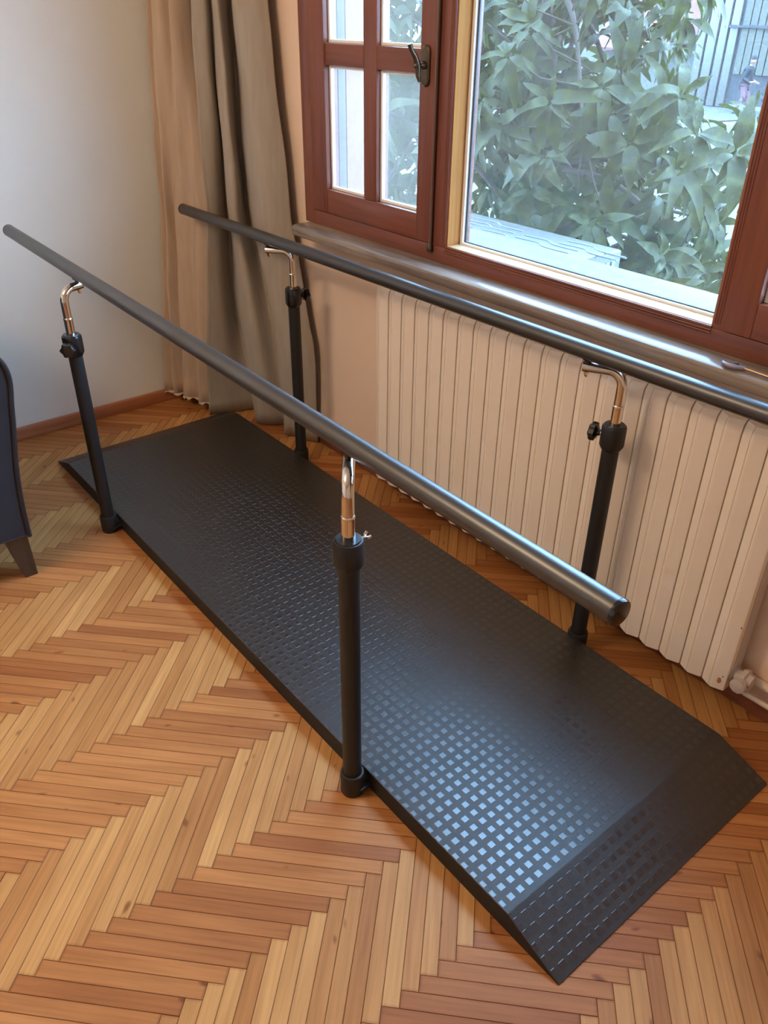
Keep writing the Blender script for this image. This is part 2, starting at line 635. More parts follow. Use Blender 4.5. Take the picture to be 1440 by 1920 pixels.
for m in range(-20, 21):
    for k in range(-130, 131):
        for kind in (0, 1):
            if kind == 0:
                cu, cv = (k + 20 * m + 5) * PW, (k + 0.5) * PW
                a, bb = UU, VV
            else:
                # column c, rows c-19 .. c-10 (+20m)
                cu, cv = (k + 0.5) * PW, (k - 19 + 5 + 20 * m) * PW
                a, bb = VV, UU
            c = O0 + UU * cu + VV * cv
            if not (X0 - 0.2 < c.x < X1 + 0.2 and Y0 - 0.2 < c.y < Y1 + 0.2):
                continue
            cor = [c + a * sx * PLN / 2 + bb * sy * PW / 2 for sx, sy in ((-1, -1), (1, -1), (1, 1), (-1, 1))]
            inside = all(X0 < p.x < X1 and Y0 < p.y < Y1 for p in cor)
            pr = [project(p) for p in cor]
            area = 0
            if inside and all(pr):
                # share that lies in the frame and not under the walkway
                n_in = 0
                for s_ in (-0.45, -0.25, 0, 0.25, 0.45):
                    p = c + a * s_ * PLN
                    qq = project(p)
                    if qq and 0 < qq[0] < 1440 and 0 < qq[1] < 1920 and not (0.03 < p.y < 0.75 and -1.94 < p.x < 0.58):
                        n_in += 1
                ar = abs(sum(pr[i][0] * pr[(i + 1) % 4][1] - pr[(i + 1) % 4][0] * pr[i][1] for i in range(4))) / 2
                area = ar * n_in / 5
            planks.append((area, kind, c, a, inside, cor))
planks.sort(key=lambda t: -t[0])
for n_, (area, kind, c, a, inside, cor) in enumerate(planks[:300]):
    o = bpy.data.objects.new('parquet_block', mesh_a if kind == 0 else mesh_b)
    o.location = c
    o.rotation_euler = (0, 0, math.atan2(a.y, a.x) + (pi if rnd.random() < 0.5 else 0))
    o.parent = floor
    COL.objects.link(o)
bm = nb()
uvl = bm.loops.layers.uv.new('UVMap')
tl_ = bm.faces.layers.float.new('tint')
for area, kind, c, a, inside, cor in planks[300:]:
    t_ = rnd.random()
    if inside:
        poly = [(p.x, p.y) for p in [c + (p - c) * 0.997 for p in cor]]
    else:
        poly = clip([(p.x, p.y) for p in cor], X0, X1, Y0, Y1)
        if not poly:
            continue
    bb = Vector((-a.y, a.x, 0))
    g = 0.0004
    ctr = Vector((sum(p[0] for p in poly) / len(poly), sum(p[1] for p in poly) / len(poly), 0))
    top = []
    for p in poly:
        v = Vector((p[0], p[1], 0))
        d = ctr - v
        v2 = v + a * math.copysign(g, d.dot(a)) + bb * math.copysign(g, d.dot(bb))
        top.append(bm.verts.new(v2))
    low = [bm.verts.new((v.co.x, v.co.y, -0.006)) for v in top]
    fs = [bm.faces.new(top)]
    for k in range(len(top)):
        fs.append(bm.faces.new([low[k], low[(k + 1) % len(low)], top[(k + 1) % len(top)], top[k]]))
    for f in fs:
        f.material_index = kind
        f[tl_] = t_
        for lp in f.loops:
            d = lp.vert.co - c
            lp[uvl].uv = (d.dot(a), d.dot(bb))
sp = obj('parquet_blocks', fixn(bm), None, floor, mats=[MAT['plank_as'], MAT['plank_bs']])
sp['kind'] = 'stuff'

# ------------------------------------------------------------------ window
YF = 0.905
win = tag(empty('window_1', (0, 0, 0)), 'large reddish-brown wooden window with multi-pane side sashes', kind='structure')
ZF0, ZF1 = 0.872, 2.35
bxo('frame_jamb', (WX0, -1.405, YF, 1.0, ZF0, ZF1), MAT['wood_z'], win, 0.002)
bxo('frame_jamb', (0.755, WX1, YF, 1.0, ZF0, ZF1), MAT['wood_z'], win, 0.002)
bxo('frame_bottom_rail', (-1.405, 0.755, YF, 1.0, ZF0, 0.918), MAT['wood_x'], win, 0.002)
bxo('frame_top_rail', (-1.405, 0.755, YF, 1.0, 2.29, ZF1), MAT['wood_x'], win, 0.002)
# the two uprights beside the fixed light, with run grooves
for x0, x1, face in ((-0.80, -0.745, 1), (0.110, 0.150, -1)):
    mu = bxo('frame_upright', (x0, x1, YF, 1.0, 0.918, 2.29), MAT['wood_z'], win, 0.002)
    bm = nb()
    for k in range(3):
        xx = (x1 - 0.004 - 0.006 * k) if face > 0 else (x0 + 0.004 + 0.006 * k)
        tube(bm, [(xx, YF + 0.0005, 0.93), (xx, YF + 0.0005, 2.29)], 0.0022, 8)
    obj('reeded_moulding', fixn(bm), MAT['wood_z'], mu, smooth=True, auto=50)
# reveal of the fixed light: paler bare wood inside the rebate
bxo('rebate_lining', (-0.745, -0.741, YF + 0.004, 0.957, 0.922, 2.29), MAT['tan_z'], win)
bxo('rebate_lining', (0.106, 0.110, YF + 0.004, 0.957, 0.922, 2.29), MAT['tan_z'], win)
bxo('rebate_ledge', (-0.741, 0.106, YF + 0.006, 0.957, 0.918, 0.9235), MAT['tan_x'], win)
bm = nb()
for z in (0.9205, 0.9135, 0.907):
    tube(bm, [(-0.745, YF, z), (0.110, YF, z)], 0.003, 8)
obj('reeded_moulding', fixn(bm), MAT['wood_x'], win, smooth=True, auto=50)
# fixed light: white strip, grey seal, the glass
bm = nb()
FX0, FX1, FZ0, FZ1 = -0.741, 0.106, 0.9235, 2.29
t = 0.011
for d in ((FX0, FX0 + t, 0.957, 0.965, FZ0, FZ1), (FX1 - t, FX1, 0.957, 0.965, FZ0, FZ1),
          (FX0 + t, FX1 - t, 0.957, 0.965, FZ0, FZ0 + 0.006), (FX0 + t, FX1 - t, 0.957, 0.965, FZ1 - t, FZ1)):
    box(bm, *d)
obj('glazing_bead', fixn(bm), MAT['white_bead'], win)
bm = nb()
for d in ((FX0, FX0 + 0.017, 0.965, 0.969, FZ0, FZ1), (FX1 - 0.017, FX1, 0.965, 0.969, FZ0, FZ1),
          (FX0 + 0.017, FX1 - 0.017, 0.965, 0.969, FZ0, FZ0 + 0.009), (FX0 + 0.017, FX1 - 0.017, 0.965, 0.969, FZ1 - 0.017, FZ1)):
    box(bm, *d)
obj('glass_seal', fixn(bm), MAT['seal'], win)
bxo('fixed_pane', (FX0 + 0.001, FX1 - 0.001, 0.970, 0.974, FZ0, FZ1), MAT['glass'], win)


def sash(sx0, sx1, panes_x, rows_z, handle_x, z0=0.921, z1=2.285):
    y0, y1 = 0.899, 0.95
    bm = nb()
    px = [v for p in panes_x for v in p]
    # stiles
    box(bm, sx0, px[0], y0, y1, z0, z1, 0.002)
    box(bm, px[-1], sx1, y0, y1, z0, z1, 0.002)
    # muntin uprights
    for a, b in zip(panes_x, panes_x[1:]):
        box(bm, a[1], b[0], y0 + 0.003, y1, rows_z[0][0], rows_z[-1][1], 0.003)
    s = obj('sash', fixn(bm), MAT['wood_z'], win, smooth=True, auto=40)
    bm = nb()
    box(bm, px[0], px[-1], y0 + 0.0006, y1, z0, rows_z[0][0], 0.002)
    box(bm, px[0], px[-1], y0 + 0.0006, y1, rows_z[-1][1], z1, 0.002)
    for a, b in zip(rows_z, rows_z[1:]):
        for p in panes_x:
            box(bm, p[0], p[1], y0 + 0.003, y1, a[1], b[0], 0.003)
    obj('sash_rails', fixn(bm), MAT['wood_x'], s, smooth=True, auto=40)
    for p in panes_x:
        for r in rows_z:
            bm = nb()
            t = 0.009
            ya, yb = 0.918, 0.930
            box(bm, p[0], p[0] + t, ya, yb, r[0], r[1], 0.0015)
            box(bm, p[1] - t, p[1], ya, yb, r[0], r[1], 0.0015)
            box(bm, p[0] + t, p[1] - t, ya, yb, r[0], r[0] + t, 0.0015)
            box(bm, p[0] + t, p[1] - t, ya, yb, r[1] - t, r[1], 0.0015)
            obj('glazing_bead', fixn(bm), MAT['white_bead'], s, smooth=True, auto=40)
            bxo('pane', (p[0], p[1], 0.931, 0.934, r[0], r[1]), MAT['glass_sash'], s)
    # handle
    hx, hz = handle_x, 1.372
    bm = nb()
    hw, hh, n = 0.0165, 0.049, 10
    ring = []
    for k in range(n + 1):
        aa = pi * k / n
        ring.append((hx + hw * cos(aa), hz + hh - hw + hw * sin(aa)))
    for k in range(n + 1):
        aa = pi + pi * k / n
        ring.append((hx + hw * cos(aa), hz - hh + hw + hw * sin(aa)))
    f0 = [bm.verts.new((x, y0 + 0.001, z)) for x, z in ring]
    f1 = [bm.verts.new((x, y0 - 0.005, z)) for x, z in ring]
    f2 = [bm.verts.new((hx + (x - hx) * 0.82, y0 - 0.008, hz + (z - hz) * 0.93)) for x, z in ring]
    for a, b in ((f0, f1), (f1, f2)):
        for k in range(len(ring)):
            bm.faces.new([a[k], a[(k + 1) % len(ring)], b[(k + 1) % len(ring)], b[k]])
    bm.faces.new(f2)
    bm.faces.new(f0[::-1])
    obj('handle_plate', fixn(bm), MAT['bronze'], s, smooth=True, auto=35)
    bm = nb()
    sgn = -1 if handle_x < 0 else 1
    lathe(bm, (hx, y0 - 0.007, hz + 0.002), (0, -1, 0), [(0, 0.010), (0.006, 0.010), (0.010, 0.0065), (0.026, 0.0065), (0.031, 0.009), (0.036, 0.006), (0.038, 0.002)], 16)
    tube(bm, [(hx + 0.004, y0 - 0.026, hz - 0.036), (hx + 0.001, y0 - 0.030, hz - 0.022), (hx, y0 - 0.030, hz),
              (hx - 0.002, y0 - 0.038, hz + 0.022), (hx - 0.004, y0 - 0.052, hz + 0.040), (hx - 0.005, y0 - 0.056, hz + 0.052)],
         [0.0045, 0.0065, 0.0085, 0.0075, 0.006, 0.0068], 12)
    obj('handle_lever', fixn(bm), MAT['bronze'], s, smooth=True, auto=50)
    return s


rows = [(0.995, 1.353), (1.412, 1.770), (1.829, 2.187)]
sash(-1.402, -0.806, [(-1.318, -1.125), (-1.063, -0.871)], rows, -0.845)
sash(0.140, 0.752, [(0.202, 0.408), (0.470, 0.669)], rows, 0.171)
bm = nb()
tube(bm, [(-0.803, YF - 0.008, 0.925), (-0.803, YF - 0.008, 2.28)], 0.0055, 12)
obj('bolt_rod', fixn(bm), simple('brown_rod', (112, 84, 72), 0.35, metal=0.4), win, smooth=True, auto=50)
bm = nb()
lathe(bm, (-0.803, YF - 0.009, 0.898), (0, 0, 1), [(0, 0.006), (0.004, 0.0085), (0.016, 0.009), (0.022, 0.007), (0.03, 0.005)], 16)
obj('bolt_keeper', fixn(bm), MAT['bronze'], win, smooth=True, auto=50)

# inner sill, stone with a rounded nose
bm = nb()
prof = [(YF + 0.03, 0.836), (0.838, 0.836), (0.832, 0.840), (0.829, 0.849), (0.829, 0.858), (0.833, 0.867), (0.842, 0.872), (YF + 0.03, 0.872)]
ra = [bm.verts.new((-1.437, y, z)) for y, z in prof]
rb = [bm.verts.new((0.84, y, z)) for y, z in prof]
for k in range(len(prof)):
    bm.faces.new([ra[k], ra[(k + 1) % len(prof)], rb[(k + 1) % len(prof)], rb[k]])
bm.faces.new(ra[::-1])
bm.faces.new(rb)
tag(obj('trim_1', fixn(bm), MAT['stone'], smooth=True, auto=30), 'veined grey-beige stone window sill with rounded front edge', kind='structure')
# outer sill and reveal
bxo('outer_sill', (WX0, WX1, 1.0, WO + 0.03, 0.84, 0.898), simple('outer_sill_stone', (86, 80, 72), 0.7, noise=0.1), win, 0.004)
bxo('outer_reveal', (WX0 - 0.001, WX0 + 0.004, 1.085, WO, 0.898, WZ1), MAT['plaster_out'], win)
bxo('outer_reveal', (WX0 - 0.001, WX0 + 0.010, 1.048, 1.077, 0.898, WZ1), simple('shutter_guide_grey', (96, 84, 84), 0.6), win)

# casement stay lying on the sill
st = tag(empty('casement_stay', (0.28, 0.842, 0.8725)), 'thin brass rod with a grey hook lying on the stone sill at the right', 'window stay')
bm = nb()
tube(bm, [(-0.055, 0.004, 0.006), (0.10, 0.001, 0.0045), (0.42, 0.0, 0.0035)], 0.0032, 10)
obj('rod', fixn(bm), simple('brass_rod', (176, 146, 112), 0.35, metal=0.9), st, smooth=True, auto=50)
bm = nb()
tube(bm, [(-0.045, 0.006, 0.005), (-0.062, -0.003, 0.005), (-0.080, -0.006, 0.005), (-0.094, 0.002, 0.005), (-0.095, 0.008, 0.006)], [0.005, 0.0055, 0.006, 0.0045, 0.003], 12)
tube(bm, [(-0.07, 0.012, 0.001), (-0.07, 0.012, 0.010)], 0.005, 12)
obj('hook', fixn(bm), simple('grey_hook_metal', (140, 130, 138), 0.45, metal=0.5), st, smooth=True, auto=50)

# ------------------------------------------------------------------ radiator
RX1, RN, RP, RY, RZ0, RZ1 = 0.3825, 22, 0.06335, 0.857, 0.074, 0.764
rad = tag(empty('radiator', (RX1, RY, 0)), 'long cream white sectional radiator on the wall under the sill', 'radiator')


def section_mesh():
    bm = nb()
    hw = RP / 2 - 0.0016
    # front plate, plan profile bowed with an off-centre crease
    plan = [(-hw, 0.0065), (-hw * 0.90, 0.0050), (-hw * 0.22, -0.0046), (-hw * 0.19, -0.0024), (-hw * 0.15, -0.0048), (-hw * 0.02, -0.0060), (hw * 0.10, -0.0054), (hw * 0.90, 0.0036), (hw, 0.0055)]
    zs = [(RZ0, 0.0), (RZ1 - 0.035, 0.0), (RZ1 - 0.015, 0.003), (RZ1 - 0.004, 0.011), (RZ1, 0.022)]
    rows_ = [[bm.verts.new((x, y + dy, z)) for x, y in plan] for z, dy in zs]
    for a, b in zip(rows_, rows_[1:]):
        for k in range(len(plan) - 1):
            bm.faces.new([a[k], a[k + 1], b[k + 1], b[k]])
    # flanges back
    fl = []
    for side in (0, -1):
        cols = [r[side] for r in rows_]
        back = [bm.verts.new((v.co.x * 0.985, 0.056, min(v.co.z, RZ1 - 0.004))) for v in cols]
        for k in range(len(cols) - 1):
            bm.faces.new([cols[k], cols[k + 1], back[k + 1], back[k]] if side == 0 else [back[k], back[k + 1], cols[k + 1], cols[k]])
    # core and back fin
    box(bm, -0.012, 0.012, 0.004, 0.062, RZ0 + 0.03, RZ1 - 0.02)
    box(bm, -hw * 0.92, hw * 0.92, 0.058, 0.064, RZ0 + 0.02, RZ1 - 0.03)
    me = bpy.data.meshes.new('radiator_section')
    bm.normal_update()
    bm.to_mesh(me)
    bm.free()
    me.materials.append(MAT['radiator'])
    return me


sm_ = section_mesh()
for k in range(RN):
    o = bpy.data.objects.new('radiator_section', sm_)
    o.location = (-(k + 0.5) * RP, 0, 0)
    o.parent = rad
    COL.objects.link(o)
bm = nb()
tube(bm, [(-RN * RP + 0.006, 0.034, RZ0 + 0.05), (-0.006, 0.034, RZ0 + 0.05)], 0.016, 12)
tube(bm, [(-RN * RP + 0.006, 0.034, RZ1 - 0.05), (-0.006, 0.034, RZ1 - 0.05)], 0.016, 12)
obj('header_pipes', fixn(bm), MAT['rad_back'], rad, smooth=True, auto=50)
for x, z, r in ((-0.016, RZ0 + 0.028, 0.005), (-0.010, RZ0 + 0.043, 0.0018), (-0.004, RZ0 + 0.20, 0.0018)):
    bm = nb()
    hw_ = RP / 2 - 0.0011
    vs = []
    for k in range(8):
        xx = x + r * cos(k * pi / 4) * (0.8 + 0.3 * rnd.random())
        lx = xx + RP / 2            # plate surface at this x
        yy = -0.0054 + 0.0090 * (lx - 0.10 * hw_) / (hw_ * 0.80) if lx < hw_ * 0.90 else 0.0036 + 0.0019 * (lx - hw_ * 0.90) / (hw_ * 0.10)
        vs.append(bm.verts.new((xx, yy - 0.0004, z + 1.9 * r * sin(k * pi / 4))))
    bmesh.ops.triangulate(bm, faces=[bm.faces.new(vs)])
    obj('rust_spot', fixn(bm), MAT['rust'], rad)
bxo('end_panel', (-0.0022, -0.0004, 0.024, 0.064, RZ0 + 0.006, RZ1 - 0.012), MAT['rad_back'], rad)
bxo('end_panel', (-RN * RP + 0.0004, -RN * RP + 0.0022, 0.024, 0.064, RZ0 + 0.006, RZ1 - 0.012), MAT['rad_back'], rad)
# lockshield valve at the lower right, and the two pipes
bm = nb()
lathe(bm, (-0.004, 0.036, 0.118), (1, 0, 0), [(0, 0.020), (0.008, 0.024), (0.010, 0.017), (0.022, 0.017), (0.024, 0.025), (0.036, 0.027), (0.040, 0.020), (0.052, 0.017)], 8)
lathe(bm, (0.030, 0.010, 0.118), (0, -1, 0), [(-0.03, 0.012), (0.0, 0.014), (0.004, 0.019), (0.016, 0.019), (0.019, 0.010)], 10)
lathe(bm, (0.030, 0.036, 0.118), (0, 0, -1), [(0, 0.012), (0.014, 0.013), (0.016, 0.017), (0.030, 0.016), (0.034, 0.009)], 8)
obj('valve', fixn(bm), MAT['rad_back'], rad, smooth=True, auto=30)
bm = nb()
tube(bm, [(0.030, 0.036, 0.095), (0.030, 0.040, 0.078), (0.036, 0.046, 0.069), (0.05, 0.050, 0.066), (0.9, 0.050, 0.066)], 0.0072, 12)
obj('pipe', fixn(bm), MAT['pipe'], rad, smooth=True, auto=50)
bm = nb()
tube(bm, [(0.03, 0.070, 0.100), (0.9, 0.070, 0.100)], 0.011, 12)
obj('pipe', fixn(bm), MAT['pipe'], rad, smooth=True, auto=50)
for x in (-0.15, -1.2):
    for z in (RZ1 - 0.09, RZ0 + 0.05):
        bxo('wall_bracket', (x - 0.01, x + 0.01, 0.062, WY - RY + 0.002, z, z + 0.03), MAT['rad_back'], rad)

# ------------------------------------------------------------------ parallel bars
PY0, PY1, PH = 0.0318, 0.7516, 0.0518
XF1, XF0, XE1, XE0 = 0.4452, -1.808, 0.5792, -1.9419
POSTS = {'A': (-1.3593, 0), 'B': (0, 0), 'C': (0, 0.7738), 'D': (-1.3593, 0.7738)}
bars = tag(empty('parallel_bars', (-0.68, 0.387, 0)), 'black walking training bars: two long handrails on four posts over a rubber walkway', 'parallel bars')
OFF = Vector(bars.location)


def bobj(name, bm, mat, parent=None, **kw):
    """built in room coordinates, parented to the bars standing at OFF"""
    bmesh.ops.translate(bm, vec=-OFF, verts=bm.verts[:])
    return obj(name, bm, mat, parent or bars, **kw)


bm = nb()
tip = 0.0035
pts = [(XE0, tip), (XF0, PH), (XF1, PH), (XE1, tip), (XE1, 0.0005), (XE0, 0.0005)]
a = [bm.verts.new((x, PY0, z)) for x, z in pts]
b = [bm.verts.new((x, PY1, z)) for x, z in pts]
n = len(pts)
for k in range(n):
    bm.faces.new([a[k], a[(k + 1) % n], b[(k + 1) % n], b[k]])
s0, s1 = bm.faces.new(a[::-1]), bm.faces.new(b)
fixn(bm)
s0.material_index = s1.material_index = 1
es = [e for e in bm.edges if all(v.co.z > 0.04 for v in e.verts) or abs(e.verts[0].co.z - e.verts[1].co.z) > 0.03]
r = bmesh.ops.bevel(bm, geom=es, offset=0.0022, segments=2, affect='EDGES', profile=0.6)
wk = bobj('walkway', bm, None, mats=[MAT['rubber'], MAT['rubber_side']], smooth=True, auto=22)
wk['label'] = 'black rubber walkway with sloping ends'
# raised squares moulded on the walkway
bm = nb()
PT, SZ, SH = 0.026, 0.0145, 0.0004
sl = math.atan2(PH - tip, XE1 - XF1)


def stud(cx, cy, surf):
    y0, y1 = max(cy - SZ / 2, PY0 + 0.0025), min(cy + SZ / 2, PY1 - 0.0025)
    if y1 - y0 < 0.004:
        return
    x0, x1 = cx - SZ / 2, cx + SZ / 2
    bv = 0.0007
    lo = [surf(x, y, 0.00005) for x, y in ((x0, y0), (x1, y0), (x1, y1), (x0, y1))]
    hi = [surf(x, y, SH) for x, y in ((x0 + bv, y0 + bv), (x1 - bv, y0 + bv), (x1 - bv, y1 - bv), (x0 + bv, y1 - bv))]
    L = [bm.verts.new(p) for p in lo]
    H = [bm.verts.new(p) for p in hi]
    for k in range(4):
        bm.faces.new([L[k], L[(k + 1) % 4], H[(k + 1) % 4], H[k]])
    bm.faces.new(H)


flat = lambda x, y, h: (x, y, PH + h)
near = lambda s, y, h: (XF1 + s * cos(sl) + h * sin(sl), y, PH - s * sin(sl) + h * cos(sl))
far = lambda s, y, h: (XF0 - s * cos(sl) - h * sin(sl), y, PH - s * sin(sl) + h * cos(sl))
for j in range(-1, 28):
    cy = 0.0626 + PT * j
    k = 0
    while 0.4250 - PT * k > XF0 + 0.01:
        stud(0.4250 - PT * k, cy, flat)
        k += 1
    for k in range(5):
        stud(0.0205 + PT * k, cy, near)
        stud(0.0205 + PT * k, cy, lambda s, y, h: far(s, y, h))
fixn(bm)
sg = bobj('raised_squares', bm, MAT['stud'])
sg['kind'] = 'stuff'

LIFT = {'A': 0.8488, 'B': 0.8395, 'C': 0.8485, 'D': 0.8438}
BOLT = {'A': (-1.3825, 0.0565), 'B': (-0.0574, 0.0461), 'C': (-0.0718, 0.7336), 'D': (-1.4165, 0.7209)}
RR = 0.0195
for key, (px, py) in POSTS.items():
    H = LIFT[key]
    bm = nb()
    tube(bm, [(px, py, 0.012), (px, py, 0.635)], 0.0205, 28)
    post = bobj('post', bm, MAT['powder'], smooth=True, auto=50)
    bm = nb()
    lathe(bm, (px, py, 0.0), (0, 0, 1), [(0, 0.0255), (0.004, 0.0272), (0.056, 0.0272), (0.060, 0.0255), (0.0608, 0.0215), (0.050, 0.0208)], 28)
    sgn = 1 if py < 0.3 else -1
    bobj('foot_socket', fixn(bm), MAT['powder'], post, smooth=True, auto=35)
    bm = nb()
    y0, y1 = sorted((py + sgn * 0.018, py + sgn * 0.036))
    box(bm, px - 0.016, px + 0.016, y0, y1, 0.004, 0.034, 0.002)
    box(bm, px - 0.006, px + 0.030, min(py, py + sgn * 0.034), max(py, py + sgn * 0.034), 0.016, 0.022)
    bobj('side_bracket', fixn(bm), MAT['powder'], post, smooth=True, auto=35)
    # collar with inner plastic ring
    bm = nb()
    lathe(bm, (px, py, 0.618), (0, 0, 1), [(0, 0.0208), (0.001, 0.0225), (0.010, 0.0275), (0.014, 0.0288), (0.058, 0.0288), (0.0625, 0.0270), (0.0635, 0.0225), (0.0610, 0.0200)], 32)
    bobj('collar', fixn(bm), MAT['plastic'] if key in 'AD' else MAT['powder'], post, smooth=True, auto=35)
    bm = nb()
    lathe(bm, (px, py, 0.672), (0, 0, 1), [(0, 0.0245), (0.0105, 0.0245), (0.012, 0.0235), (0.0122, 0.0130)], 32)
    bobj('collar_bush', fixn(bm), MAT['plastic'], post, smooth=True, auto=35)
    # chrome arm: sleeve, upright, bend, level reach to the bolt under the rail
    bx_, by_ = BOLT[key]
    d = Vector((bx_ - px, by_ - py, 0))
    L = d.length
    d.normalize()
    za = H - RR - 0.017
    rb_ = 0.034
    path = [(px, py, 0.66), (px, py, za - rb_)]
    for k in range(1, 9):
        aa = pi / 2 * k / 8
        path.append((px + d.x * rb_ * (1 - cos(aa)), py + d.y * rb_ * (1 - cos(aa)), za - rb_ + rb_ * sin(aa)))
    path.append((px + d.x * (L + 0.010), py + d.y * (L + 0.010), za))
    bm = nb()
    tube(bm, path, 0.0118, 24)
    arm = bobj('chrome_arm', bm, MAT['chrome'], post, smooth=True, auto=60)
    arm['label'] = 'bent chrome arm carrying the handrail'
    bm = nb()
    lathe(bm, (px, py, 0.665), (0, 0, 1), [(0, 0.0130), (0.062, 0.0130), (0.0645, 0.0135), (0.067, 0.0130), (0.0685, 0.0120)], 24)
    bobj('chrome_sleeve', fixn(bm), MAT['chrome'], post, smooth=True, auto=40)
    # bolt with nut under the arm, saddle above it
    bm = nb()
    lathe(bm, (bx_, by_, za - 0.0105), (0, 0, -1), [(0, 0.0065), (0.005, 0.0065), (0.0055, 0.0045), (0.009, 0.0045), (0.0125, 0.0030), (0.0135, 0.001)], 8)
    bobj('bolt', fixn(bm), MAT['chrome'], post, smooth=True, auto=30)
    bm = nb()
    lathe(bm, (bx_, by_, za + 0.0095), (0, 0, 1), [(0, 0.0085), (0.007, 0.0085), (0.0085, 0.013), (0.013, 0.015)], 16)
    bobj('saddle', fixn(bm), MAT['powder'], post, smooth=True, auto=35)
    # clamping knob
    kd = {'A': Vector((0.80, -0.60, 0)), 'B': Vector((0.12, 0.99, 0)), 'C': Vector((-0.97, -0.25, 0)), 'D': Vector((0.06, 1.0, 0))}[key].normalized()
    c0 = Vector((px, py, 0.652)) + kd * 0.026
    bm = nb()
    if key == 'B':
        tube(bm, [c0 + Vector((0, 0, 0.022)) - kd * 0.004, c0 + kd * 0.010 + Vector((0, 0, 0.022))], 0.0028, 10)
        side = Vector((-kd.y, kd.x, 0))
        for s_ in (-1, 1):
            tube(bm, [c0 + kd * 0.008 + Vector((0, 0, 0.022)), c0 + kd * 0.013 + side * s_ * 0.006 + Vector((0, 0, 0.024)), c0 + kd * 0.018 + side * s_ * 0.008 + Vector((0, 0, 0.026))], [0.0025, 0.003, 0.0035], 10)
        bobj('wing_screw', fixn(bm), MAT['chrome'], post, smooth=True, auto=50)
        continue
    tube(bm, [c0 - kd * 0.003, c0 + kd * 0.012], 0.004, 12)
    bobj('knob_screw', fixn(bm), MAT['chrome'], post, smooth=True, auto=50)
    # lobed knob
    bm = nb()
    u, v = frame_of(kd)
    rings = []
    for h, r_, lob in ((0.006, 0.0075, 0), (0.011, 0.009, 0), (0.013, 0.012, 0.1), (0.016, 0.0205, 1), (0.028, 0.0210, 1), (0.031, 0.0180, 1), (0.032, 0.012, 0.4)):
        ring = []
        for k in range(36):
            aa = 2 * pi * k / 36
            rr_ = r_ * (1 + 0.10 * lob * cos(6 * aa))
            ring.append(bm.verts.new(c0 + kd * h + (u * cos(aa) + v * sin(aa)) * rr_))
        rings.append(ring)
    for p0, p1 in zip(rings, rings[1:]):
        for k in range(36):
            bm.faces.new([p0[k], p0[(k + 1) % 36], p1[(k + 1) % 36], p1[k]])
    bm.faces.new(rings[0][::-1])
    bm.faces.new(rings[-1])
    kb = bobj('knob', fixn(bm), MAT['plastic'], post, smooth=True, auto=35)
    kb['label'] = 'black lobed clamping knob'

for nm, xn, xf, yB, yA, zB, zA in (('front', 0.5443, -1.9996, 0.0456, 0.0564, 0.8395, 0.8488), ('rear', 0.53, -2.0219, 0.7343, 0.7214, 0.8485, 0.8438)):
    P = lambda x: Vector((x, yB + (yA - yB) * (-x / 1.3593), zB + (zA - zB) * (-x / 1.3593)))
    bm = nb()
    tube(bm, [P(xf + 0.006), P(xn - 0.009)], RR, 40)
    rail = bobj('handrail', bm, MAT['rail'], smooth=True, auto=50)
    for e0, dirn in ((xn - 0.0095, 1), (xf + 0.0065, -1)):
        bm = nb()
        ax = (P(1) - P(0)) * dirn
        lathe(bm, P(e0), ax, [(0, 0.0188), (0.0008, 0.0188), (0.001, 0.0199), (0.006, 0.0199), (0.0085, 0.0185), (0.0095, 0.0165), (0.0097, 0.001)], 32)
        bobj('end_cap', fixn(bm), MAT['plastic'], rail, smooth=True, auto=30)


# ------------------------------------------------------------------ curtains
def smooth_curve(pts, n):
    """Catmull-Rom samples"""
    P_ = [Vector(p) for p in pts]
    P_ = [P_[0] * 2 - P_[1]] + P_ + [P_[-1] * 2 - P_[-2]]
    out = []
    for i in range(1, len(P_) - 2):
        for k in range(n):
            t = k / n
            a, b, c, d = P_[i - 1:i + 3]
            out.append(0.5 * ((2 * b) + (c - a) * t + (2 * a - 5 * b + 4 * c - d) * t * t + (3 * b - a - 3 * c + d) * t ** 3))
    out.append(P_[-2])
    return out


def drape_mesh(levels, n, nz, seed, mat, name, parent, thick=0.0025, hem_wave=0.0):
    """levels: list of (z, [(x, y), ...]) with equal counts, low to high"""
    bm = nb()
    rr = random.Random(seed)
    curves = [(z, smooth_curve([(x, y, 0) for x, y in p], n)) for z, p in levels]
    rows_ = []
    z0, z1 = curves[0][0], curves[-1][0]
    for i in range(nz + 1):
        z = z0 + (z1 - z0) * i / nz
        for j in range(len(curves) - 1):
            if curves[j][0] <= z <= curves[j + 1][0] + 1e-9:
                t = (z - curves[j][0]) / (curves[j + 1][0] - curves[j][0])
                t = t * t * (3 - 2 * t) if len(curves) > 2 and False else t
                c = [a.lerp(b, t) for a, b in zip(curves[j][1], curves[j + 1][1])]
        row = []
        for k, p in enumerate(c):
            dz = hem_wave * (1 + sin(k * 0.9)) * max(0, 1 - i / 2) if hem_wave else 0
            wob = 0.0022 * sin(z * 7 + k * 0.33 + seed) + 0.0015 * sin(z * 17 + k * 0.12)
            row.append(bm.verts.new((p.x + wob, p.y + wob, z + dz)))
        rows_.append(row)
    for a, b in zip(rows_, rows_[1:]):
        for k in range(len(a) - 1):
            bm.faces.new([a[k], a[k + 1], b[k + 1], b[k]])
    o = obj(name, bm, mat, parent, smooth=True)
    md = o.modifiers.new('thickness', 'SOLIDIFY')
    md.thickness = thick
    md.offset = 0
    return o


sheer = tag(empty('sheer_curtain', (-2.1, 0.68, 0)), 'cream sheer curtain in soft folds against the left wall', 'curtain')
grey = tag(empty('drape_curtain', (-1.72, 0.85, 0)), 'taupe grey heavy curtain gathered beside the window frame', 'curtain')


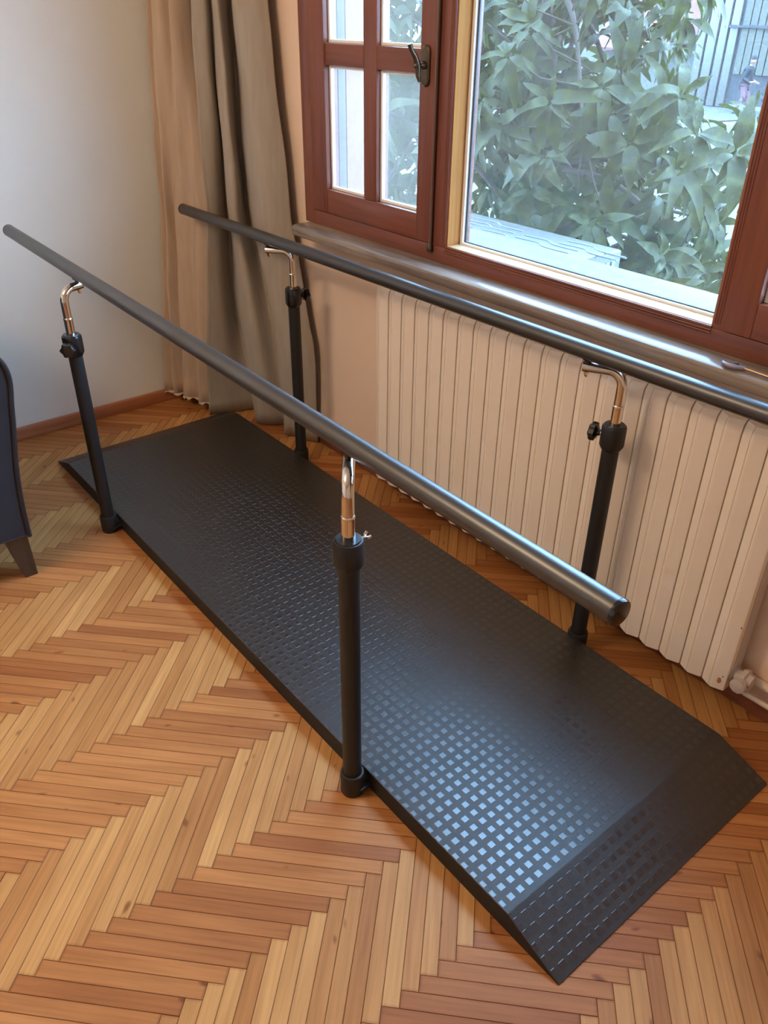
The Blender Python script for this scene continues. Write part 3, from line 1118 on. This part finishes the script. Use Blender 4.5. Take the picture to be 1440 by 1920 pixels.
def rel(levels, o):
    return [(z, [(x - o.location.x, y - o.location.y) for x, y in p]) for z, p in levels]


ext = lambda a, b, t: [(p[0] + (q_[0] - p[0]) * t, p[1] + (q_[1] - p[1]) * t) for p, q_ in zip(a, b)]
s_bot = [(-2.205, 0.612), (-2.185, 0.655), (-2.158, 0.632), (-2.135, 0.680), (-2.110, 0.655), (-2.080, 0.668), (-2.050, 0.700), (-2.010, 0.675), (-1.990, 0.698), (-1.967, 0.735)]
s_mid = [(-2.212, 0.705), (-2.195, 0.738), (-2.170, 0.705), (-2.168, 0.750), (-2.145, 0.742), (-2.115, 0.760), (-2.085, 0.785), (-2.045, 0.775), (-2.010, 0.800), (-1.985, 0.830)]
s_up = [(-2.213, 0.755), (-2.200, 0.780), (-2.150, 0.748), (-2.100, 0.752), (-2.085, 0.795), (-2.062, 0.772), (-2.045, 0.800), (-2.050, 0.840), (-2.065, 0.870), (-2.080, 0.895)]
s_top = [(x, y + 0.008) for x, y in s_up]
drape_mesh(rel([(0.040, s_bot), (0.80, s_mid), (1.52, s_up), (2.56, s_top)], sheer), 8, 44, 3, MAT['sheer'], 'curtain_panel', sheer, 0.0015, 0.006)
drape_mesh(rel([(0.036, s_bot), (0.050, ext(s_bot, s_mid, 0.013))], sheer), 8, 2, 3, MAT['hem'], 'curtain_hem', sheer, 0.0036, 0.006)
g_bot = [(-1.963, 0.695), (-1.925, 0.772), (-1.880, 0.895), (-1.768, 0.822), (-1.713, 0.852), (-1.665, 0.912), (-1.600, 0.852), (-1.570, 0.868), (-1.515, 0.885), (-1.458, 0.915)]
g_low = [(-1.940, 0.725), (-1.937, 0.800), (-1.990, 0.890), (-1.818, 0.820), (-1.715, 0.822), (-1.715, 0.900), (-1.601, 0.842), (-1.512, 0.842), (-1.465, 0.872), (-1.440, 0.910)]
g_mid = [(-1.930, 0.765), (-1.930, 0.820), (-1.998, 0.892), (-1.842, 0.818), (-1.789, 0.820), (-1.880, 0.912), (-1.700, 0.845), (-1.621, 0.832), (-1.573, 0.862), (-1.547, 0.900)]
g_up = [(-2.015, 0.830), (-1.975, 0.865), (-2.005, 0.905), (-1.861, 0.835), (-1.811, 0.835), (-1.885, 0.912), (-1.749, 0.850), (-1.684, 0.840), (-1.640, 0.865), (-1.615, 0.898)]
g_top = [(x - 0.01, min(y + 0.004, 0.918)) for x, y in g_up]
drape_mesh(rel([(0.004, g_bot), (0.42, g_low), (0.85, g_mid), (1.52, g_up), (2.56, g_top)], grey), 8, 48, 9, MAT['drape'], 'curtain_panel', grey, 0.003)
tag(bxo('curtain_rail', (WL + 0.02, XR - 0.5, 0.77, 0.925, 2.565, ZC), MAT['white_bead']), 'white ceiling rail holding both curtains', 'curtain rail')

# ------------------------------------------------------------------ armchair (its corner shows at the left edge)
ch = tag(empty('armchair', (-1.24, -0.28, 0)), 'midnight blue velvet armchair with dark piping at the left edge', 'armchair')


def extrude_x(outline, x0, x1, bevel=0.0):
    bm = nb()
    a = [bm.verts.new((x0, y, z)) for y, z in outline]
    b = [bm.verts.new((x1, y, z)) for y, z in outline]
    n = len(outline)
    for k in range(n):
        bm.faces.new([a[k], a[(k + 1) % n], b[(k + 1) % n], b[k]])
    bm.faces.new(a[::-1])
    bm.faces.new(b)
    fixn(bm)
    if bevel:
        es = [e for e in bm.edges if abs(e.verts[0].co.x - e.verts[1].co.x) < 1e-6]
        bmesh.ops.bevel(bm, geom=es, offset=bevel, segments=3, affect='EDGES', profile=0.5)
    return bm


side = [(0.003, 0.150), (0.006, 0.27), (0.018, 0.391), (0.037, 0.503), (0.046, 0.565), (0.056, 0.625), (0.055, 0.665), (0.042, 0.70), (0.015, 0.725),
        (-0.03, 0.735), (-0.12, 0.715), (-0.30, 0.64), (-0.50, 0.60), (-0.66, 0.585), (-0.70, 0.55), (-0.70, 0.35), (-0.69, 0.150)]
obj('side_panel', extrude_x(side, -0.10, 0.0, 0.012), MAT['velvet'], ch, smooth=True, auto=40)
obj('side_panel', extrude_x(side, -0.80, -0.70, 0.012), MAT['velvet'], ch, smooth=True, auto=40)
bm = nb()
tube(bm, [(0.0, y + (0.001), z) for y, z in smooth_curve([(y, z, 0) for y, z in side], 3) and [(p.x, p.y) for p in smooth_curve([(y, z, 0) for y, z in side], 3)]], 0.0065, 10)
obj('piping', fixn(bm), MAT['piping'], ch, smooth=True, auto=60)
backp = [(0.003, 0.150), (0.018, 0.391), (0.046, 0.565), (0.056, 0.64), (0.06, 0.80), (0.04, 0.84), (-0.03, 0.85), (-0.07, 0.82), (-0.10, 0.60), (-0.12, 0.40), (-0.12, 0.150)]
obj('backrest', extrude_x(backp, -0.69, -0.11, 0.015), MAT['velvet'], ch, smooth=True, auto=40)
bm = nb()
box(bm, -0.69, -0.11, -0.70, -0.13, 0.16, 0.30, 0.01)
obj('seat_base', fixn(bm), MAT['velvet'], ch, smooth=True, auto=40)
bm = nb()
box(bm, -0.695, -0.105, -0.72, -0.12, 0.302, 0.44, 0.04)
obj('seat_cushion', fixn(bm), MAT['velvet'], ch, smooth=True, auto=60)
for lx, ly, sx_, sy_ in ((-0.06, -0.035, 0.0, 0.0), (-0.74, -0.035, 0, 0), (-0.06, -0.64, 0, 0), (-0.74, -0.64, 0, 0)):
    bm = nb()
    dx = 0.03 if lx < -0.4 else -0.03
    top_ = [(lx - 0.035, ly - 0.03), (lx + 0.045, ly - 0.03), (lx + 0.045, ly + 0.035), (lx - 0.035, ly + 0.035)]
    tx, ty = (lx + 0.022 if lx > -0.4 else lx - 0.01), (ly + 0.02 if ly > -0.3 else ly - 0.01)
    bot_ = [(tx - 0.020, ty - 0.020), (tx + 0.018, ty - 0.020), (tx + 0.018, ty + 0.018), (tx - 0.020, ty + 0.018)]
    a = [bm.verts.new((x, y, 0.0)) for x, y in bot_]
    b = [bm.verts.new((x, y, 0.152)) for x, y in top_]
    for k in range(4):
        bm.faces.new([a[k], a[(k + 1) % 4], b[(k + 1) % 4], b[k]])
    bm.faces.new(a[::-1])
    bm.faces.new(b)
    fixn(bm)
    obj('leg', bm, MAT['leg_wood'], ch)

# ------------------------------------------------------------------ outdoors
GZ = -1.5
tag(bxo('ground', (-60, 30, WO + 0.0, 80, GZ - 0.3, GZ), MAT['ground']), 'pale paved street and yard outside the window', kind='structure')
tag(bxo('trim_2', (WL - 0.2, XR + 0.15, WY + 0.01, WO - 0.005, GZ, -0.1), MAT['plaster_out']), 'outer footing of the house wall', kind='structure')

# air-conditioner casing outside, under the window
ac = tag(empty('air_conditioner', (-1.0, 1.22, 0)), 'white outdoor air conditioner casing just outside the window', 'air conditioner')
AZ = 0.868
bm = nb()
box(bm, -0.45, 0.45, 0.0, 0.26, 0.30, AZ, 0.008)
obj('casing', fixn(bm), MAT['ac'], ac, smooth=True, auto=40)
bm = nb()
for k in range(6):
    x0_ = -0.42 + 0.14 * (k % 6)
    y_ = 0.05 + 0.055 * (k % 3)
    for off in (0, 0.045):
        c = smooth_curve([(x0_, y_ + off, AZ), (x0_ + 0.07, y_ + off + 0.006, AZ), (x0_ + 0.10, y_ + off + 0.004, AZ), (x0_ + 0.13, y_ + off - 0.016, AZ), (x0_ + 0.17, y_ + off - 0.022, AZ), (x0_ + 0.24, y_ + off - 0.020, AZ)], 4)
        tube(bm, c, 0.0028, 6)
o = obj('embossed_ribs', fixn(bm), MAT['ac_dark'], ac, smooth=True, auto=60)
bm = nb()
for k in range(8):
    box(bm, 0.449, 0.453, 0.03 + 0.026 * k, 0.043 + 0.026 * k, 0.45, AZ - 0.03)
obj('side_louvres', fixn(bm), MAT['ac_dark'], ac)
for x in (-0.3, 0.3):
    bm = nb()
    box(bm, x - 0.02, x + 0.02, -0.045, 0.26, 0.27, 0.30)
    box(bm, x - 0.02, x + 0.02, -0.045, -0.038, 0.05, 0.27)
    obj('wall_bracket', fixn(bm), MAT['ac_dark'], ac)


# broad-leaved tree
def leaf_mesh(i, L, W, droop, fold):
    bm = nb()
    uvl = bm.loops.layers.uv.new('UVMap')
    n = 7
    rr = []
    for k in range(n + 1):
        t = k / n
        wdt = W / 2 * (sin(pi * min(1, t ** 0.75)) ** 0.8 if 0 < t < 1 else 0.02)
        x = L * (t - 0.12 * droop * t * t)
        z = -droop * L * t * t * 0.55 + 0.06 * L * sin(pi * t)
        lift = wdt * fold
        wv = 0.006 * sin(t * 9 + i)
        rr.append([((x, -wdt, z + lift + wv), (t * L, -wdt)), ((x, 0, z), (t * L, 0)), ((x, wdt, z + lift - wv), (t * L, wdt))])
    vs = [[bm.verts.new(p) for p, _ in r_] for r_ in rr]
    for k in range(n):
        for s_ in (0, 1):
            f = bm.faces.new([vs[k][s_], vs[k + 1][s_], vs[k + 1][s_ + 1], vs[k][s_ + 1]])
            for lp, (kk, ss) in zip(f.loops, ((k, s_), (k + 1, s_), (k + 1, s_ + 1), (k, s_ + 1))):
                lp[uvl].uv = rr[kk][ss][1]
            f.smooth = True
    me = bpy.data.meshes.new('leaf')
    bm.to_mesh(me)
    bm.free()
    me.materials.append(MAT['leaf'])
    return me


LEAVES = [leaf_mesh(i, *p) for i, p in enumerate([(0.18, 0.054, 0.6, 0.35), (0.17, 0.046, 1.0, 0.25), (0.20, 0.056, 1.5, 0.4), (0.14, 0.042, 0.3, 0.3), (0.18, 0.062, 0.8, 0.15), (0.11, 0.034, 0.2, 0.45)])]
tree = tag(empty('broadleaf_tree', (-2.1, 3.0, GZ)), 'dense tree with long drooping veined leaves filling the window view', 'tree')
TO = Vector(tree.location)
tr_ = random.Random(21)


def crown_ok(p):
    # the crown thins out and ends towards the right of the view
    x, y, z = p
    lim = -0.90 - 0.63 * (y - 2.2) if z > 1.18 - 0.1 * (y - 2.2) else (-0.60 - 0.55 * (y - 2.2))
    return x < lim


tips = []
tries = 0
while len(tips) < 780 and tries < 90000:
    tries += 1
    p = Vector((tr_.uniform(-4.6, -0.3), tr_.uniform(2.15, 4.2), tr_.uniform(-0.3, 1.95)))
    if not crown_ok(p):
        continue
    if p.z < 0.55 - 0.42 * (p.y - 2.15):
        continue
    if any((p - q_).length < 0.115 for q_ in tips):
        continue
    tips.append(p)
insts = []
for p in tips:
    out = Vector((p.x + 2.1, p.y - 3.0, 0.5 * (p.z - 0.9)))
    if out.length < 0.1:
        out = Vector((0, -1, 0))
    axis = (out.normalized() + Vector((tr_.uniform(-.4, .4), tr_.uniform(-.7, .1), tr_.uniform(0.1, 0.9)))).normalized()
    u, v = frame_of(axis)
    nl = tr_.randint(7, 10)
    for k in range(nl):
        aa = 2 * pi * (k / nl) + tr_.uniform(-.3, .3)
        tilt = tr_.uniform(0.55, 1.5)
        d = (axis * cos(tilt) + (u * cos(aa) + v * sin(aa)) * sin(tilt)).normalized()
        d.z -= tr_.uniform(0.05, 0.95)
        d.normalize()
        X = d
        Z = (axis - X * axis.dot(X))
        if Z.length < 0.05:
            Z = Vector((0, 0, 1)) - X * X.z
        Z.normalize()
        Yv = Z.cross(X)
        R = Matrix((X, Yv, Z)).transposed().to_4x4()
        sc = tr_.uniform(0.75, 1.15)
        mi = tr_.randrange(6)
        insts.append((p + d * 0.012, R, sc, mi))
score = []
for i, (p, R, sc, mi) in enumerate(insts):
    qq = project(p)
    s_ = 0
    if qq and 560 < qq[0] < 1440 and -60 < qq[1] < 600:
        s_ = sc / qq[2]
    score.append((-s_, i))
score.sort()
ind = {i for _, i in score[:300]}
bm_all = nb()
for i, (p, R, sc, mi) in enumerate(insts):
    Mx = Matrix.Translation(p - TO) @ R @ Matrix.Scale(sc, 4)
    if i in ind:
        o = bpy.data.objects.new('leaf', LEAVES[mi])
        o.parent = tree
        o.matrix_local = Mx
        COL.objects.link(o)
    else:
        tmp = LEAVES[mi].copy()
        tmp.transform(Mx)
        bm_all.from_mesh(tmp)
        bpy.data.meshes.remove(tmp)
for f in bm_all.faces:
    f.smooth = True
fo = obj('foliage', bm_all, MAT['leaf'], tree)
fo['kind'] = 'stuff'
bm = nb()
tube(bm, [Vector(p) - TO for p in ((-2.1, 3.0, GZ), (-2.05, 2.95, -0.6), (-2.15, 2.9, 0.1), (-2.1, 2.85, 0.9), (-2.2, 2.8, 1.8), (-2.3, 2.8, 2.6))], [0.11, 0.09, 0.08, 0.065, 0.045, 0.02], 12)
obj('trunk', fixn(bm), MAT['bark'], tree, smooth=True)
hubs = [Vector((-2.1, 2.85, z)) for z in (0.0, 0.4, 0.8, 1.2, 1.6, 2.0)]
nodes = []
for k in range(40):
    h = hubs[k % 6]
    p = min((tips[(k * 37 + j * 11) % len(tips)] for j in range(12)), key=lambda a: abs((a - h).length - 0.9))
    mid = h.lerp(p, 0.5) + Vector((0, 0, 0.12))
    c = smooth_curve([h, mid, p], 5)
    nodes += c[3:]
    bm = nb()
    tube(bm, [q_ - TO for q_ in c], [0.018 - 0.012 * i / (len(c) - 1) for i in range(len(c))], 8)
    obj('branch', fixn(bm), MAT['bark'], tree, smooth=True)
bm = nb()
for p in tips:
    qn = min(nodes, key=lambda a: (a - p).length)
    if not 0.02 < (qn - p).length < 0.45:
        continue
    mid = qn.lerp(p, 0.55) - Vector((0, 0, 0.03))
    tube(bm, [qn - TO, mid - TO, p - TO], [0.0045, 0.004, 0.003], 5, caps=False)
tw = obj('twigs', fixn(bm), MAT['bark'], tree, smooth=True)
tw['kind'] = 'stuff'

# outbuilding across the street
gb = tag(empty('street_building', (-17.2, 30.0, GZ)), 'grey-green sheet metal building across the street, pale blue door frame at its left', 'building')
bxo('wall', (0.2, 9.0, 0.1, 4.0, 0.0, 4.2), MAT['dark_panel'], gb)
sheets = []
for zz0, zz1 in ((1.1, 2.55), (2.62, 4.2)):
    for k in range(30):
        if not sheets or k == 0:
            bm = nb()
            box(bm, 0, 0.255, 0.0, 0.1, zz0, zz1, 0.01)
            o = obj('metal_sheet', fixn(bm), MAT['green_metal'], gb)
            sheets.append(o)
        else:
            o = sheets[-1].copy()
            COL.objects.link(o)
        o.location.x = 0.2 + 0.29 * k
bxo('rail_beam', (-0.25, 9.0, -0.12, 0.0, 2.54, 2.63), MAT['dark_panel'], gb)
bxo('sill_beam', (0.2, 9.0, -0.05, 0.1, 0.0, 0.12), MAT['kerb'], gb)
for k, (x0_, x1_) in enumerate(((-1.5, -1.2), (-1.1, -0.75), (-0.65, -0.35), (-0.25, 0.05))):
    bxo('door_leaf', (x0_, x1_, 0.0, 0.1, 0.02, 3.9), MAT['blue_door'], gb, 0.01)
bxo('door_recess', (-1.6, 0.2, 0.1, 4.0, 0.0, 4.2), MAT['dark_panel'], gb)
nh = tag(empty('tiled_roof_shed', (-20.6, 30.5, GZ)), 'shed with a pinkish tiled roof left of the metal building', 'shed')
bxo('wall', (-3.0, 1.3, 0.4, 4.0, 0.0, 1.9), MAT['hedge'], nh)
bm = nb()
v_ = [bm.verts.new(p) for p in ((-3.4, -0.4, 1.75), (1.0, -0.4, 1.75), (2.0, 2.2, 3.5), (-3.4, 2.2, 3.5), (-3.4, -0.4, 1.65), (1.0, -0.4, 1.65), (2.0, 2.2, 3.4), (-3.4, 2.2, 3.4))]
for f in ((0, 1, 2, 3), (7, 6, 5, 4), (0, 4, 5, 1), (1, 5, 6, 2), (2, 6, 7, 3), (3, 7, 4, 0)):
    bm.faces.new([v_[i] for i in f])
obj('roof', fixn(bm), MAT['roof'], nh)
tag(bxo('street_kerb', (-16.0, -6.0, 24.2, 24.5, GZ - 0.05, GZ + 0.14), MAT['kerb']), 'pale kerb stone in front of the metal building', 'kerb')
fb = tag(empty('white_house', (-27, 34, GZ)), 'pale house far behind the tree', 'building')
bxo('wall', (-12, 6.5, 0, 6, 0, 7), MAT['hedge'], fb)


# ------------------------------------------------------------------ the person on the street
def skin_body(name, pts, edges, mat, parent, sub=2):
    me = bpy.data.meshes.new(name)
    me.from_pydata([p[:3] for p in pts], edges, [])
    o = bpy.data.objects.new(name, me)
    COL.objects.link(o)
    o.parent = parent
    md = o.modifiers.new('skin', 'SKIN')
    md.use_smooth_shade = True
    sv = me.skin_vertices[0].data
    for i, p in enumerate(pts):
        r_ = p[3]
        sv[i].radius = r_ if isinstance(r_, tuple) else (r_, r_)
    sv[0].use_root = True
    s2 = o.modifiers.new('subdivision', 'SUBSURF')
    s2.levels = s2.render_levels = sub
    me.materials.append(mat)
    return o


pe = tag(empty('person', (-15.62, 28.6, GZ), radians(15)), 'person in dark jacket, black beanie and pink trousers walking outside', 'person')
# body frame: the person faces +x (right of the picture)
body_pts = [(0, 0, 0.92, 0.15), (0.0, 0, 1.08, 0.145), (0.02, 0, 1.26, 0.165), (0.04, 0, 1.38, 0.13), (0.06, 0, 1.46, 0.06), (0.08, 0, 1.52, 0.055),
            (0.04, -0.19, 1.37, 0.07), (-0.04, -0.24, 1.10, 0.055), (0.18, -0.20, 0.98, 0.045), (0.30, -0.12, 1.00, 0.035),
            (0.04, 0.19, 1.37, 0.07), (-0.02, 0.25, 1.10, 0.055), (0.20, 0.22, 1.02, 0.045), (0.34, 0.14, 0.96, 0.035),
            (0.0, -0.10, 0.84, 0.10), (0.06, -0.11, 0.48, 0.07), (-0.16, -0.11, 0.10, 0.045),
            (0.0, 0.10, 0.84, 0.10), (0.16, 0.11, 0.50, 0.07), (0.12, 0.11, 0.10, 0.045)]
edges = [(0, 1), (1, 2), (2, 3), (3, 4), (4, 5), (3, 6), (6, 7), (7, 8), (8, 9), (3, 10), (10, 11), (11, 12), (12, 13), (0, 14), (14, 15), (15, 16), (0, 17), (17, 18), (18, 19)]
body_in = [(x, y, z, r_ * (0.72 if i < 4 or 5 < i < 9 or 9 < i < 13 or i > 13 else 1)) for i, (x, y, z, r_) in enumerate(body_pts)]
body = skin_body('body', body_in, edges, MAT['skin'], pe)
up_pts = [(x, y, z, r_ * 1.25) for x, y, z, r_ in body_pts[:4]] + [(x, y, z, r_ * 1.22) for x, y, z, r_ in body_pts[6:9]] + [(x, y, z, r_ * 1.22) for x, y, z, r_ in body_pts[10:13]]
up_pts[0] = (0, 0, 0.80, 0.205)
up_pts.append((0.065, 0, 1.49, 0.085))
skin_body('jacket', up_pts, [(0, 1), (1, 2), (2, 3), (3, 4), (4, 5), (5, 6), (3, 7), (7, 8), (8, 9), (3, 10)], MAT['jacket'], pe)
tr_pts = [(0, 0, 0.95, 0.165)] + [(x, y, z, r_ * 1.28) for x, y, z, r_ in body_pts[14:17]] + [(x, y, z, r_ * 1.28) for x, y, z, r_ in body_pts[17:20]]
skin_body('trousers', tr_pts, [(0, 1), (1, 2), (2, 3), (0, 4), (4, 5), (5, 6)], MAT['trousers'], pe)
bm = nb()
bmesh.ops.create_uvsphere(bm, u_segments=20, v_segments=14, radius=1)
for v in bm.verts:
    x, y, z = v.co
    jaw = 1 - 0.25 * max(0, -z)
    nose = 0.16 * math.exp(-((y / 0.16) ** 2 + ((z + 0.05) / 0.2) ** 2)) if x > 0 else 0
    v.co = (0.11 + (0.098 + 0.10 * nose) * x * jaw, 0.078 * y * jaw, 1.625 + 0.118 * z)
obj('head', bm, MAT['skin'], pe, smooth=True)
bm = nb()
bmesh.ops.create_uvsphere(bm, u_segments=20, v_segments=12, radius=1)
for v in bm.verts:
    x, y, z = v.co
    z = max(z, -0.05)
    v.co = (0.095 + 0.112 * x, 0.092 * y, 1.665 + 0.115 * z)
obj('beanie', bm, MAT['beanie'], pe, smooth=True)
for s_, cx, cz in ((-1, 0.31, 1.0), (1, 0.35, 0.95)):
    bm = nb()
    bmesh.ops.create_uvsphere(bm, u_segments=10, v_segments=8, radius=0.038)
    for v in bm.verts:
        v.co.x = v.co.x * 1.1 + cx
        v.co.y = v.co.y * 0.6 + (-0.12 if s_ < 0 else 0.14)
        v.co.z += cz
    for k in range(4):
        tube(bm, [(cx + 0.02, (-0.12 if s_ < 0 else 0.14), cz + 0.022 - 0.015 * k), (cx + 0.06, (-0.12 if s_ < 0 else 0.14) + 0.01, cz + 0.018 - 0.016 * k), (cx + 0.078 - 0.004 * k, (-0.12 if s_ < 0 else 0.14) + 0.014, cz + 0.0 - 0.016 * k)], [0.0095, 0.009, 0.007], 6)
    tube(bm, [(cx, (-0.12 if s_ < 0 else 0.14), cz + 0.025), (cx + 0.03, (-0.12 if s_ < 0 else 0.14) - 0.02, cz + 0.05)], [0.011, 0.008], 6)
    obj('hand', bm, MAT['skin'], pe, smooth=True)
for x, y in ((-0.13, -0.11), (0.15, 0.11)):
    bm = nb()
    box(bm, x - 0.10, x + 0.15, y - 0.045, y + 0.045, 0.0, 0.09, 0.025)
    obj('shoe', fixn(bm), MAT['shoe'], pe, smooth=True)
